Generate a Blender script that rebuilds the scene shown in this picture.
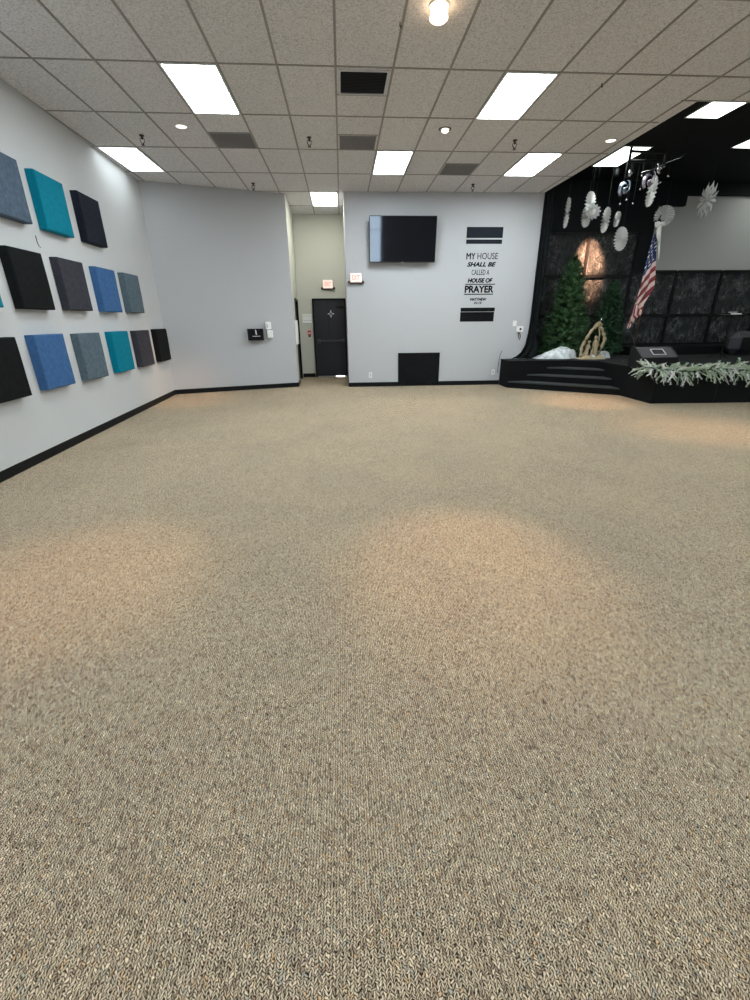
import bpy, math, random
from mathutils import Vector, Matrix
PI = math.pi
for o in list(bpy.data.objects):
    bpy.data.objects.remove(o)
SC = bpy.context.scene
COL = SC.collection
CH = 3.965      # main ceiling height
SH = 4.565      # raised black ceiling over the stage

# ------------------------------------------------------------------ camera, world, exposure
cam_d = bpy.data.cameras.new('camera'); cam = bpy.data.objects.new('camera', cam_d); COL.objects.link(cam)
cam_d.sensor_fit = 'VERTICAL'; cam_d.sensor_height = 36.0; cam_d.lens = 36 * 0.436812; cam_d.clip_start = .02
_r = Vector((0.99747427, -0.07051978, -0.0084882)); _u = Vector((0.03476515, 0.38050569, 0.92412489)); _f = Vector((0.06193928, 0.92208589, -0.38199626))
m = Matrix.Identity(4)
for i in range(3):
    m[i][0] = _r[i]; m[i][1] = _u[i]; m[i][2] = -_f[i]
m[2][3] = 1.504
cam.matrix_world = m
SC.camera = cam
w = bpy.data.worlds.new('world'); SC.world = w; w.use_nodes = True
w.node_tree.nodes['Background'].inputs[0].default_value = (.6, .7, .8, 1)
w.node_tree.nodes['Background'].inputs[1].default_value = .15
SC.view_settings.view_transform = 'Standard'; SC.view_settings.look = 'None'; SC.view_settings.gamma = 1
SC.view_settings.use_curve_mapping = False
SC.view_settings.exposure = 1.60
TROFFER = 11.0          # emission of the main ceiling light diffusers
STAGE_TROFFER = 2.6
SPOT = 150.0

# ------------------------------------------------------------------ materials
def mat(name, col=(.5, .5, .5), rough=.7, metal=0, emit=None, es=0, spec=None):
    M = bpy.data.materials.new(name); M.use_nodes = True
    b = M.node_tree.nodes['Principled BSDF']
    b.inputs['Base Color'].default_value = (*col, 1); b.inputs['Roughness'].default_value = rough
    b.inputs['Metallic'].default_value = metal
    if spec is not None: b.inputs['Specular IOR Level'].default_value = spec
    if emit: b.inputs['Emission Color'].default_value = (*emit, 1); b.inputs['Emission Strength'].default_value = es
    return M
class NT:
    def __init__(s, M): s.t = M.node_tree; s.b = s.t.nodes['Principled BSDF']
    def n(s, k, **kw):
        x = s.t.nodes.new(k)
        for a, v in kw.items(): setattr(x, a, v)
        return x
    def l(s, a, b): s.t.links.new(a, b)
    def math(s, op, a, b=None, c=None):
        x = s.n('ShaderNodeMath', operation=op)
        for i, v in enumerate((a, b, c)):
            if v is None: continue
            if isinstance(v, (int, float)): x.inputs[i].default_value = v
            else: s.l(v, x.inputs[i])
        return x.outputs[0]
    def ramp(s, fac, stops, interp='LINEAR'):
        x = s.n('ShaderNodeValToRGB'); x.color_ramp.interpolation = interp
        e = x.color_ramp.elements
        while len(e) < len(stops): e.new(.5)
        for k, (p, c) in zip(e, stops): k.position = p; k.color = (*c, 1)
        s.l(fac, x.inputs[0]); return x.outputs[0]
    def noise(s, vec, scale, detail=2, rough=.5):
        x = s.n('ShaderNodeTexNoise'); x.inputs['Scale'].default_value = scale; x.inputs['Detail'].default_value = detail
        x.inputs['Roughness'].default_value = rough
        if vec: s.l(vec, x.inputs['Vector'])
        return x
    def bump(s, h, strength, dist):
        x = s.n('ShaderNodeBump'); x.inputs['Strength'].default_value = strength; x.inputs['Distance'].default_value = dist
        s.l(h, x.inputs['Height']); s.l(x.outputs[0], s.b.inputs['Normal'])
def fuzzy(name, c1, c2, scale=60, rough=.9, bump=.3, bd=.003, spec=.2, detail=3):
    M = mat(name, c1, rough, spec=spec); N = NT(M)
    tc = N.n('ShaderNodeTexCoord').outputs['Object']
    no = N.noise(tc, scale, detail, .6)
    N.l(N.ramp(no.outputs[0], [(.3, c1), (.7, c2)]), N.b.inputs['Base Color'])
    N.bump(no.outputs[0], bump, bd)
    return M
def carpet_mat():
    M = mat('carpet_loop', (.4, .3, .2), .95, spec=.1); N = NT(M)
    tc = N.n('ShaderNodeTexCoord').outputs['Object']
    wob = N.noise(tc, 85, 2); 
    sx = N.n('ShaderNodeSeparateXYZ'); N.l(tc, sx.inputs[0])
    wb = N.n('ShaderNodeSeparateColor'); N.l(wob.outputs['Color'], wb.inputs[0])
    x = N.math('ADD', N.math('MULTIPLY', sx.outputs[0], 1/.0088), N.math('MULTIPLY', N.math('SUBTRACT', wb.outputs[0], .5), 1.5))
    col = N.math('FLOOR', x)
    c1 = N.n('ShaderNodeTexWhiteNoise', noise_dimensions='1D'); N.l(col, c1.inputs['W'])
    sgn = N.math('SUBTRACT', N.math('MULTIPLY', N.math('PINGPONG', col, 1.0), 2.0), 1.0)
    y = N.math('ADD', N.math('MULTIPLY', sx.outputs[1], 1/.0086), N.math('MULTIPLY', N.math('MULTIPLY', N.math('FRACT', x), sgn), 1.25))
    y = N.math('ADD', y, N.math('MULTIPLY', c1.outputs['Value'], 7.0))
    y = N.math('ADD', y, N.math('MULTIPLY', N.math('SUBTRACT', wb.outputs[1], .5), 2.0))
    row = N.math('FLOOR', y)
    cv = N.n('ShaderNodeCombineXYZ'); N.l(col, cv.inputs[0]); N.l(row, cv.inputs[1])
    wn = N.n('ShaderNodeTexWhiteNoise', noise_dimensions='2D'); N.l(cv.outputs[0], wn.inputs['Vector'])
    colr = N.ramp(wn.outputs['Value'], [(0, (.36, .275, .20)), (.10, (.58, .46, .335)), (.34, (.70, .575, .42)), (.54, (.62, .505, .37)), (.72, (.80, .67, .50)), (.90, (.68, .47, .28)), (.93, (.46, .44, .38)), (.96, (.84, .72, .52))], 'CONSTANT')
    fy = N.math('FRACT', y); fx = N.math('FRACT', x)
    hy = N.math('MULTIPLY', N.math('SINE', N.math('MULTIPLY', fy, PI)), 1.0)
    hx = N.math('SINE', N.math('MULTIPLY', fx, PI))
    h = N.math('POWER', N.math('MULTIPLY', hy, N.math('POWER', hx, .5)), .6)
    # colour goes dark brown in the low gaps between loops
    mx = N.n('ShaderNodeMix', data_type='RGBA'); N.l(N.ramp(h, [(.42, (0, 0, 0)), (.80, (1, 1, 1))]), mx.inputs[0])
    mx.inputs[6].default_value = (.03, .021, .013, 1); N.l(colr, mx.inputs[7])
    big = N.noise(tc, 1.3, 3, .6)
    m2 = N.n('ShaderNodeMix', data_type='RGBA', blend_type='MULTIPLY'); m2.inputs[0].default_value = 1
    N.l(mx.outputs[2], m2.inputs[6]); N.l(N.ramp(big.outputs[0], [(.3, (.92, .92, .93)), (.7, (1.06, 1.05, 1.02))]), m2.inputs[7])
    N.l(m2.outputs[2], N.b.inputs['Base Color'])
    N.bump(h, .6, .005)
    return M
def tile_mat():
    M = mat('ceiling_tile', (.62, .6, .57), .95, spec=.1); N = NT(M)
    tc = N.n('ShaderNodeTexCoord').outputs['Object']
    no = N.noise(tc, 70, 4, .7)
    N.l(N.ramp(no.outputs[0], [(.36, (.44, .435, .45)), (.5, (.70, .695, .715)), (.66, (.80, .79, .81))]), N.b.inputs['Base Color'])
    N.bump(no.outputs[0], .5, .004)
    return M
def foil_mat():
    M = mat('crumpled_foil', (.04, .04, .045), .5, .2, spec=.5); N = NT(M)
    tc = N.n('ShaderNodeTexCoord').outputs['Object']
    mp = N.n('ShaderNodeMapping'); mp.inputs['Scale'].default_value = (1, 1, .55); N.l(tc, mp.inputs[0])
    wv = N.noise(mp.outputs[0], 3.2, 5, .65)
    mixv = N.n('ShaderNodeMix', data_type='VECTOR'); mixv.inputs[0].default_value = .35
    N.l(mp.outputs[0], mixv.inputs[4]); N.l(wv.outputs['Color'], mixv.inputs[5])
    n1 = N.noise(mixv.outputs[1], 7, 3, .55); n2 = N.noise(mixv.outputs[1], 17, 3, .6); n3 = N.noise(tc, 2.2, 2)
    rd = lambda n, w: N.math('MAXIMUM', N.math('SUBTRACT', 1.0, N.math('MULTIPLY', N.math('ABSOLUTE', N.math('SUBTRACT', n.outputs[0], .5)), w)), 0.0)
    c1 = N.math('POWER', rd(n1, 16), 2.0); c2 = N.math('POWER', rd(n2, 11), 2.0)
    f = N.math('MULTIPLY', N.math('ADD', N.math('MULTIPLY', c1, .65), N.math('MULTIPLY', c2, .4)), N.ramp(n3.outputs[0], [(.35, (.25, .25, .25)), (.65, (1, 1, 1))]))
    N.l(N.ramp(f, [(0, (.011, .013, .014)), (.12, (.028, .032, .034)), (.45, (.16, .17, .175)), (1, (.50, .52, .53))]), N.b.inputs['Base Color'])
    N.bump(N.math('ADD', N.math('MULTIPLY', c1, .7), N.math('MULTIPLY', n2.outputs[0], 1.0)), .9, .05)
    return M
C = {}
C['carpet'] = carpet_mat(); C['tile'] = tile_mat(); C['foil'] = foil_mat()
C['wall'] = fuzzy('wall_paint_grey', (.455, .465, .49), (.48, .49, .515), 90, .75, .08, .001)
C['wall_l'] = fuzzy('wall_paint_light', (.55, .56, .575), (.58, .59, .605), 90, .75, .08, .001)
C['cream'] = fuzzy('wall_paint_cream', (.54, .54, .485), (.57, .57, .515), 90, .75, .08, .001)
C['stagewall'] = fuzzy('stage_wall_paint', (.42, .42, .42), (.46, .455, .45), 120, .8, .1, .001)
C['blackpaint'] = fuzzy('black_paint', (.006, .008, .010), (.010, .012, .014), 40, .85, .1, .001, .2)
C['base'] = mat('black_vinyl_base', (.004, .005, .006), .5, spec=.18)
C['tbar'] = mat('ceiling_grid_metal', (.27, .26, .25), .5)
C['whitemetal'] = mat('white_metal', (.8, .8, .8), .4)
C['alu'] = mat('aluminium', (.6, .6, .6), .4, .6)
C['diff'] = mat('troffer_diffuser', (.9, .95, .95), .5, emit=(.90, .985, 1.0), es=TROFFER)
C['diff_b'] = mat('troffer_diffuser_rear', (.9, .95, .95), .5, emit=(.90, .985, 1.0), es=TROFFER*.66)
C['diff_l'] = mat('troffer_diffuser_dim', (.9, .95, .95), .5, emit=(.90, .985, 1.0), es=1.5)
C['diff_w'] = mat('troffer_diffuser_warm', (.9, .95, .9), .5, emit=(1.0, 1.0, .88), es=5)
C['diff_s'] = mat('stage_diffuser', (.9, .95, .9), .5, emit=(.93, 1.0, .93), es=STAGE_TROFFER)
C['vent_dark'] = mat('vent_dark', (.012, .013, .016), .7)
C['vent_grey'] = mat('vent_grey', (.26, .25, .26), .6)
C['vent_back'] = mat('vent_backing_grey', (.16, .155, .16), .8)
C['blackmetal'] = mat('black_metal', (.006, .006, .007), .45, spec=.25)
C['bronze'] = mat('dark_bronze', (.05, .045, .04), .4, .6)
C['lampglass'] = mat('lamp_lens_lit', (1, .9, .8), .3, emit=(1, .70, .42), es=3)
C['lampdim'] = mat('lamp_lens_dim', (1, .9, .8), .3, emit=(1, .80, .70), es=1.0)
C['door'] = fuzzy('door_paint', (.013, .014, .018), (.020, .021, .027), 30, .38, .05, .001, .3)
C['doorframe'] = mat('door_frame_paint', (.005, .005, .007), .5, spec=.15)
C['white'] = mat('white_plastic', (.78, .79, .79), .4)
C['paper'] = mat('white_paper', (.82, .82, .80), .8)
C['lightgap'] = mat('daylight_under_door', (1, 1, 1), .5, emit=(1, 1, 1), es=2.5)
C['ink'] = mat('black_vinyl', (.004, .0045, .006), .6, spec=.12)
C['inkblue'] = mat('blue_black_vinyl', (.009, .012, .020), .6, spec=.15)
C['screen'] = mat('tv_screen', (.003, .0035, .006), .04, spec=.45)
C['tvframe'] = mat('tv_frame', (.01, .01, .012), .3)
C['exitface'] = mat('exit_face', (.9, .6, .55), .5, emit=(1, .55, .47), es=.30)
C['exitletter'] = mat('exit_letter', (.8, .2, .18), .5, emit=(1, .22, .18), es=.17)
C['red'] = mat('alarm_red', (.55, .05, .04), .4)
C['stagecarpet'] = fuzzy('black_stage_carpet', (.0035, .004, .0045), (.008, .009, .010), 150, .8, .4, .003, .12)
C['nosing'] = fuzzy('step_carpet_highlight', (.032, .036, .037), (.05, .055, .056), 150, .7, .3, .003, .3)  # black step carpet painted greyer to imitate the glossy highlights on the nosings
C['stagefloor'] = fuzzy('stage_floor_carpet', (.010, .012, .012), (.020, .023, .023), 90, .9, .5, .004, .2)
C['drape'] = fuzzy('black_drape', (.003, .0045, .005), (.008, .011, .012), 30, .75, .2, .002, .15)
C['hatchcloth'] = fuzzy('black_cloth', (.004, .005, .006), (.008, .009, .010), 25, .8, .2, .003, .12)
C['paperfan'] = fuzzy('paper_fan', (.72, .73, .74), (.82, .82, .83), 50, .8, .05, .001)
C['foilblue'] = mat('foil_swirl_blue', (.50, .58, .72), .25, .7)
C['foillilac'] = mat('foil_swirl_lilac', (.66, .60, .74), .25, .7)
C['silver'] = mat('silver_bauble', (.7, .72, .75), .2, .8)
C['string'] = mat('hanging_string', (.12, .13, .14), .6)
C['needle'] = fuzzy('tree_needles', (.005, .026, .012), (.075, .17, .06), 14, .6, 0, .001, .4)
C['needle2'] = fuzzy('tree_needles_dark', (.004, .022, .012), (.040, .11, .045), 14, .6, 0, .001, .4)
C['trunk'] = mat('tree_trunk', (.04, .025, .015), .8)
C['snow'] = fuzzy('snow_blanket', (.36, .39, .43), (.84, .87, .89), 11, .85, .9, .04)
C['straw'] = fuzzy('straw_tan', (.30, .24, .15), (.50, .41, .27), 30, .85, .4, .004)
C['frost'] = fuzzy('flocked_green', (.30, .42, .29), (.66, .76, .62), 20, .85, .1, .002)
C['frostw'] = fuzzy('flocked_white', (.62, .66, .63), (.86, .88, .86), 20, .85, .1, .002)
C['garl_stem'] = mat('garland_stem', (.05, .09, .05), .8)
C['fl_red'] = fuzzy('flag_red', (.22, .035, .045), (.30, .05, .06), 30, .6, .05, .001)
C['fl_white'] = fuzzy('flag_white', (.78, .62, .60), (.84, .68, .66), 30, .6, .05, .001)
C['fl_blue'] = fuzzy('flag_blue', (.025, .035, .13), (.035, .05, .17), 30, .6, .05, .001)
C['fl_star'] = mat('flag_star', (.8, .82, .85), .6)
C['ribbon'] = fuzzy('white_ribbon', (.66, .68, .66), (.78, .80, .78), 30, .6, .1, .002)
C['pole'] = mat('flag_pole_wood', (.10, .06, .035), .4)
C['spk'] = fuzzy('speaker_cabinet', (.030, .028, .035), (.050, .048, .058), 60, .55, .2, .002, .5)
C['window'] = mat('window_daylight', (.8, .9, 1), .1, emit=(.62, .80, 1.0), es=5.0)

# ------------------------------------------------------------------ mesh helpers
class MB:
    def __init__(s): s.v = []; s.f = []; s.mi = []; s.m = 0
    def add(s, vs, fs):
        b = len(s.v); s.v += [tuple(x) for x in vs]
        for f in fs: s.f.append(tuple(b + i for i in f)); s.mi.append(s.m)
        return s
    def box(s, x0, x1, y0, y1, z0, z1, bev=0, M=None):
        if bev:
            b = bev; vs = []; 
            # chamfered box: 24 vertices
            for sx in (0, 1):
                for sy in (0, 1):
                    for sz in (0, 1):
                        X = (x0, x1)[sx]; Y = (y0, y1)[sy]; Z = (z0, z1)[sz]
                        dx = b * (1 - 2*sx); dy = b * (1 - 2*sy); dz = b * (1 - 2*sz)
                        vs += [(X, Y+dy, Z+dz), (X+dx, Y, Z+dz), (X+dx, Y+dy, Z)]
            def I(sx, sy, sz, k): return (sx*4 + sy*2 + sz)*3 + k
            fs = [(I(0,0,0,0), I(0,0,1,0), I(0,1,1,0), I(0,1,0,0)), (I(1,0,0,0), I(1,1,0,0), I(1,1,1,0), I(1,0,1,0)),
                  (I(0,0,0,1), I(1,0,0,1), I(1,0,1,1), I(0,0,1,1)), (I(0,1,0,1), I(0,1,1,1), I(1,1,1,1), I(1,1,0,1)),
                  (I(0,0,0,2), I(0,1,0,2), I(1,1,0,2), I(1,0,0,2)), (I(0,0,1,2), I(1,0,1,2), I(1,1,1,2), I(0,1,1,2))]
            for sz in (0, 1):
                for sy in (0, 1): fs.append((I(0,sy,sz,1), I(1,sy,sz,1), I(1,sy,sz,2), I(0,sy,sz,2)))
                for sx in (0, 1): fs.append((I(sx,0,sz,0), I(sx,1,sz,0), I(sx,1,sz,2), I(sx,0,sz,2)))
            for sx in (0, 1):
                for sy in (0, 1): fs.append((I(sx,sy,0,0), I(sx,sy,1,0), I(sx,sy,1,1), I(sx,sy,0,1)))
                for sy in (0, 1):
                    for sz in (0, 1): fs.append((I(sx,sy,sz,0), I(sx,sy,sz,1), I(sx,sy,sz,2)))
        else:
            vs = [(x, y, z) for x in (x0, x1) for y in (y0, y1) for z in (z0, z1)]
            fs = [(0,1,3,2), (4,6,7,5), (0,4,5,1), (2,3,7,6), (0,2,6,4), (1,5,7,3)]
        if M is not None: vs = [M @ Vector(v) for v in vs]
        return s.add(vs, fs)
    def prism(s, pts, z0, z1):
        n = len(pts); vs = [(x, y, z0) for x, y in pts] + [(x, y, z1) for x, y in pts]
        fs = [tuple(range(n-1, -1, -1)), tuple(range(n, 2*n))] + [(i, (i+1) % n, n+(i+1) % n, n+i) for i in range(n)]
        return s.add(vs, fs)
    def tube(s, pts, r, n=8, caps=True):
        pts = [Vector(p) for p in pts]; R = r if isinstance(r, (list, tuple)) else [r]*len(pts)
        vs = []
        for i, p in enumerate(pts):
            d = (pts[min(i+1, len(pts)-1)] - pts[max(i-1, 0)]).normalized()
            a = Vector((0, 0, 1)) if abs(d.z) < .9 else Vector((1, 0, 0))
            e1 = d.cross(a).normalized(); e2 = d.cross(e1)
            for k in range(n):
                t = 2*PI*k/n; vs.append(p + e1*math.cos(t)*R[i] + e2*math.sin(t)*R[i])
        fs = [(i*n+k, i*n+(k+1) % n, (i+1)*n+(k+1) % n, (i+1)*n+k) for i in range(len(pts)-1) for k in range(n)]
        if caps: fs += [tuple(range(n-1, -1, -1)), tuple((len(pts)-1)*n+k for k in range(n))]
        return s.add(vs, fs)
    def lathe(s, prof, c=(0, 0, 0), n=24, M=None):
        vs = [(c[0]+r*math.cos(2*PI*k/n), c[1]+r*math.sin(2*PI*k/n), c[2]+z) for r, z in prof for k in range(n)]
        if M is not None: vs = [M @ Vector(v) for v in vs]
        fs = [(i*n+k, i*n+(k+1) % n, (i+1)*n+(k+1) % n, (i+1)*n+k) for i in range(len(prof)-1) for k in range(n)]
        return s.add(vs, fs)
    def ball(s, c, r, n=10, sc=(1, 1, 1)):
        prof = [(max(r*math.sin(PI*i/n), 1e-4), -r*math.cos(PI*i/n)) for i in range(n+1)]
        return s.lathe([(a*1, b) for a, b in prof], (0, 0, 0), n+4, Matrix.Translation(c) @ Matrix.Diagonal((*sc, 1)))
    def grid(s, fn, nu, nv):
        vs = [fn(i/nu, j/nv) for j in range(nv+1) for i in range(nu+1)]
        return s.add(vs, [(j*(nu+1)+i, j*(nu+1)+i+1, (j+1)*(nu+1)+i+1, (j+1)*(nu+1)+i) for j in range(nv) for i in range(nu)])
    def build(s, name, mats, parent=None, smooth=False, origin=None):
        me = bpy.data.meshes.new(name)
        o0 = Vector(origin) if origin is not None else Vector((0, 0, 0))
        if parent is not None and origin is None: o0 = Vector(parent.get('_o', (0, 0, 0)))
        me.from_pydata([tuple(Vector(v) - o0) for v in s.v], [], s.f)
        if not isinstance(mats, (list, tuple)): mats = [mats]
        for q in mats: me.materials.append(q)
        me.polygons.foreach_set('material_index', s.mi)
        if smooth: me.polygons.foreach_set('use_smooth', [True]*len(me.polygons))
        me.update()
        o = bpy.data.objects.new(name, me); COL.objects.link(o)
        if parent is None: o.location = o0
        else: o.parent = parent
        return o
def tag(o, label=None, cat=None, group=None, kind=None):
    if label: o['label'] = label
    if cat: o['category'] = cat
    if group: o['group'] = group
    if kind: o['kind'] = kind
    return o
def empty(name, loc, label=None, cat=None, group=None):
    # parts of the thing are written in world coordinates and stored relative to this base point
    o = bpy.data.objects.new(name, None); COL.objects.link(o); o.location = loc; o['_o'] = tuple(loc)
    return tag(o, label, cat, group)
def struct(name, mb, m, label=None):
    o = mb.build(name, m); o['kind'] = 'structure'; o['category'] = name.split('_')[0]
    if label: o['label'] = label
    return o
def wallseg(a, b, z0, z1, t, mb=None):
    """vertical slab between a and b whose room face runs a-b; t thickness to the right of a->b"""
    mb = mb or MB(); a = Vector(a); b = Vector(b); d = (b-a).normalized(); n = Vector((d.y, -d.x))*t
    return mb.prism([tuple(a), tuple(b), tuple(b+n), tuple(a+n)], z0, z1)
class Frame:
    """local frame on a wall: s along, z up, d out of the wall"""
    def __init__(s, a, b, side=1):
        s.a = Vector(a); s.e = (Vector(b)-s.a).normalized(); s.n = Vector((s.e.y, -s.e.x))*side
    def M(s, along, z, d=0):
        p = s.a + s.e*along + s.n*d
        return Matrix(((s.e.x, -s.n.x, 0, p.x), (s.e.y, -s.n.y, 0, p.y), (0, 0, 1, z), (0, 0, 0, 1)))   # x along, y into wall, z up
def text_mesh(body, name, parent, m, x0, x1, z0, z1, y, off=0, shear=0, bold=0, spacing=1):
    cu = bpy.data.curves.new('txt', 'FONT'); cu.body = body; cu.size = 1; cu.offset = off; cu.shear = shear; cu.extrude = 0; cu.space_character = spacing
    cu.resolution_u = 4
    to = bpy.data.objects.new('txt', cu); COL.objects.link(to)
    bpy.context.view_layer.update()
    me = bpy.data.meshes.new_from_object(to.evaluated_get(bpy.context.evaluated_depsgraph_get()))
    bpy.data.objects.remove(to); me.name = name
    xs = [v.co.x for v in me.vertices]; ys = [v.co.y for v in me.vertices]
    ax, bx, ay, by = min(xs), max(xs), min(ys), max(ys)
    for v in me.vertices:
        X = x0 + (v.co.x-ax)/(bx-ax)*(x1-x0); Z = z0 + (v.co.y-ay)/(by-ay)*(z1-z0)
        yy = y(X) if callable(y) else y
        v.co = Vector((X, yy, Z)) - (Vector(parent['_o']) if parent else Vector((0, 0, 0)))
    if bold:    # heavier strokes: the same letters repeated a hair to each side
        vs, fs = [], []
        for dx, dz in ((-bold, 0), (bold, 0), (0, bold*.8), (0, -bold*.8), (0, 0)):
            b0 = len(vs); vs += [tuple(v.co + Vector((dx, 0, dz))) for v in me.vertices]; fs += [tuple(b0+i for i in p.vertices) for p in me.polygons]
        me = bpy.data.meshes.new(name); me.from_pydata(vs, [], fs)
    me.materials.clear(); me.materials.append(m)
    o = bpy.data.objects.new(name, me); COL.objects.link(o)
    o.parent = parent
    return o

# ------------------------------------------------------------------ plan points
A = (-3.74, 10.18)                       # left wall / angled wall corner
LW = lambda y: -3.74 - .0363*(y-10.18)
B_ = (-1.107, 11.055)                    # angled wall / alcove corner
TL = (0.13, 10.84); TR = (4.41, 10.80)
TW = lambda x: 10.84 - .00937*(x-.13)    # tv wall y at x
YB = -8.0; XR = 13.0
SE0 = (4.40, 10.80); SE1 = (4.49, 6.575) # ceiling edge of the stage recess

# ------------------------------------------------------------------ structure
struct('floor', MB().prism([(-4.6, YB-.1), (XR+.1, YB-.1), (XR+.1, 13.2), (-4.6, 13.2)], -.1, 0), C['carpet'], 'tan and brown speckled loop pile carpet floor')
struct('wall_left', wallseg(A, (LW(YB), YB), 0, 4.0, .12), C['wall_l'], 'light grey wall behind the square acoustic panels')
struct('wall_angled', wallseg(B_, A, 0, 4.0, .12), C['wall'], 'grey angled wall with small black box')
ALB = (-.93, 12.98)
AX = lambda y: -1.107-.0223*(y-11.055)
mb = wallseg((-1.15, 12.98), (AX(12.75), 12.75), 0, 4.0, .12); wallseg((AX(11.68), 11.68), B_, 0, 4.0, .12, mb); wallseg((AX(12.75), 12.75), (AX(11.68), 11.68), 2.0, 4.0, .12, mb)
struct('wall_alcove_left', mb, C['cream'], 'narrow cream side wall of the entry alcove')
struct('wall_alcove_back', wallseg((.30, 12.98), (-1.3, 12.98), 0, 4.0, .12), C['cream'], 'cream wall above the black exit door')
mb = MB().prism([TL, TR, (TR[0], 10.93), (TL[0], 10.98)], 0, 4.0); mb.prism([(.13, 10.98), (.25, 10.98), (.25, 12.98), (.13, 12.98)], 0, 4.0)
struct('wall_front', mb, C['wall'], 'grey wall carrying the television and the scripture lettering')
struct('wall_stage_side', MB().prism([(4.33, 10.94), (4.41, 10.94), (4.41, 12.4), (4.33, 12.4)], 0, SH), C['blackpaint'])
struct('wall_stage_back', MB().box(4.3, XR, 12.4, 12.5, 0, SH), C['stagewall'], 'plain grey wall above the black stage panels')
struct('wall_right', MB().box(XR, XR+.1, YB, 12.5, 0, SH), C['wall'])
mb = MB().box(-4.6, 1.55, YB-.1, YB, 0, 4.0); mb.box(2.45, XR, YB-.1, YB, 0, 4.0); mb.box(1.55, 2.45, YB-.1, YB, 0, .6); mb.box(1.55, 2.45, YB-.1, YB, 3.1, 4.0)
struct('wall_rear', mb, C['wall_l'])
win = struct('window_1', MB().box(1.55, 2.45, YB-.08, YB-.06, .6, 3.1), C['window'])
fr = MB()
for x in (1.55, 2.41): fr.box(x, x+.04, YB-.06, YB+.02, .6, 3.1)
for z in (.6, 2.35, 3.06): fr.box(1.59, 2.41, YB-.06, YB+.02, z, z+.04)
fr.build('window_frame', C['whitemetal'], win)
# ceilings
GX0, GY0 = .0286, 5.989
mb = MB()
mb.prism([(-4.6, YB-.1), (XR+.1, YB-.1), (XR+.1, 6.575), SE1, SE0, (4.40, 13.1), (-4.6, 13.1)], CH, CH+.04)
struct('ceiling', mb, C['tile'], 'drop ceiling of speckled off white tiles')
mb = MB(); hb = .012
for i in range(-8, 22):
    x = GX0 + i*.6096
    y1 = 12.98 if -2 <= i <= 0 else 11.3
    if i > 7: y1 = 6.57
    mb.box(x-hb, x+hb, YB, y1, CH-.006, CH+.001)
for j in range(-12, 6):
    y = GY0 + j*1.2192
    mb.box(-4.2, XR if y < 6.57 else 4.42, y-hb, y+hb, CH-.0055, CH+.0005)
mb.box(.04, .62, 6.60, 6.624, CH-.005, CH+.001); mb.box(.04, .62, 7.81, 7.834, CH-.005, CH+.001)
mb.box(1.857, 2.46, 9.0, 9.024, CH-.005, CH+.001); mb.box(-1.80, -1.19, 7.81, 7.834, CH-.005, CH+.001)
mb.box(4.27, XR, 6.55, 6.575, CH-.006, CH+.001)
struct('trim_1', mb, C['tbar'], 'metal grid bars between the ceiling tiles')
mb = MB().box(4.3, XR, 6.5, 12.5, SH, SH+.05)
struct('ceiling_stage', mb, C['blackpaint'], 'raised black ceiling above the stage')
mb = MB().prism([SE0, SE1, (SE1[0]-.03, SE1[1]-.01), (SE0[0]-.03, SE0[1])], CH+.041, SH); mb.box(4.46, XR, 6.55, 6.575, CH+.041, SH)
struct('trim_2', mb, C['blackpaint'])
# baseboards
def baseb(name, a, b):
    a = Vector(a); b = Vector(b); d = (b-a).normalized(); n = Vector((-d.y, d.x))*.014
    struct(name, MB().prism([tuple(a), tuple(b), tuple(b+n), tuple(a+n)], 0, .10), C['base'])
baseb('baseboard_left', A, (LW(YB), YB)); baseb('baseboard_angled', B_, A)
baseb('baseboard_alcove_left', (AX(11.68), 11.68), B_); baseb('baseboard_alcove_back', (-.79, 12.98), (-1.14, 12.98))
baseb('baseboard_front', (3.80, TW(3.80)), TL)
baseb('baseboard_alcove_right', TL, (.13, 12.98))

# ------------------------------------------------------------------ stage (black carpeted platform with steps)
st = empty('stage', (5.7, 10.0, 0), 'black carpeted stage platform with three wide corner steps', 'stage')
FY = lambda x: 7.88 - .051*(x-5.72)
mb = MB().prism([(3.80, 10.785), (3.80, 10.24), (5.18, 10.24), (5.70, 9.86), (5.72, 7.88), (XR-.01, FY(XR)), (XR-.01, 12.39), (4.42, 12.39), (4.42, 10.785)], 0, .585)
mb.build('platform', C['stagecarpet'], st)
mb = MB().prism([(3.79, 10.785), (3.79, 10.23), (5.17, 10.23), (5.69, 9.85), (5.705, 7.865), (XR-.01, FY(XR)-.015), (XR-.01, 12.39), (4.42, 12.39), (4.42, 10.785)], .585, .60)
mb.build('stage_top', C['stagefloor'], st)
nx, ny = .586, .81
for k in range(3):
    off = .27*k
    def LP(t, o): return (3.82+nx*o+.81*t, 10.22+ny*o-.586*t)
    # clip front line between y=10.24 and x=5.70
    def front(o):
        t0 = (10.22+ny*o-10.235)/.586; t1 = (5.695-3.82-nx*o)/.81
        return LP(max(t0, 0), o), LP(t1, o)
    p0, p1 = front(off); q0, q1 = front(off+.30)
    z = .15*(k+1); mb = MB()
    mb.prism([p0, p1, (p1[0], q1[1]+.02), q1, q0, (p0[0]+.001, 10.235)] if k == 0 else [p0, p1, (p1[0], q1[1]), q0], 0 if k == 0 else z-.15, z-.012)
    mb.build('step', C['stagecarpet'], st)
    n0 = Vector(p0)-Vector((nx, ny))*.018; n1 = Vector(p1)-Vector((nx, ny))*.018
    mb = MB().prism([tuple(n0), tuple(n1), (p1[0], q1[1]), q0], z-.028, z)
    mb.build('step_tread', C['nosing'], st)
for x in (6.9, 8.15, 9.4, 10.6):
    MB().box(x-.006, x+.006, FY(x)-.008, FY(x)+.02, .0, .585).build('skirt_seam', C['blackmetal'], st)

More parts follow.
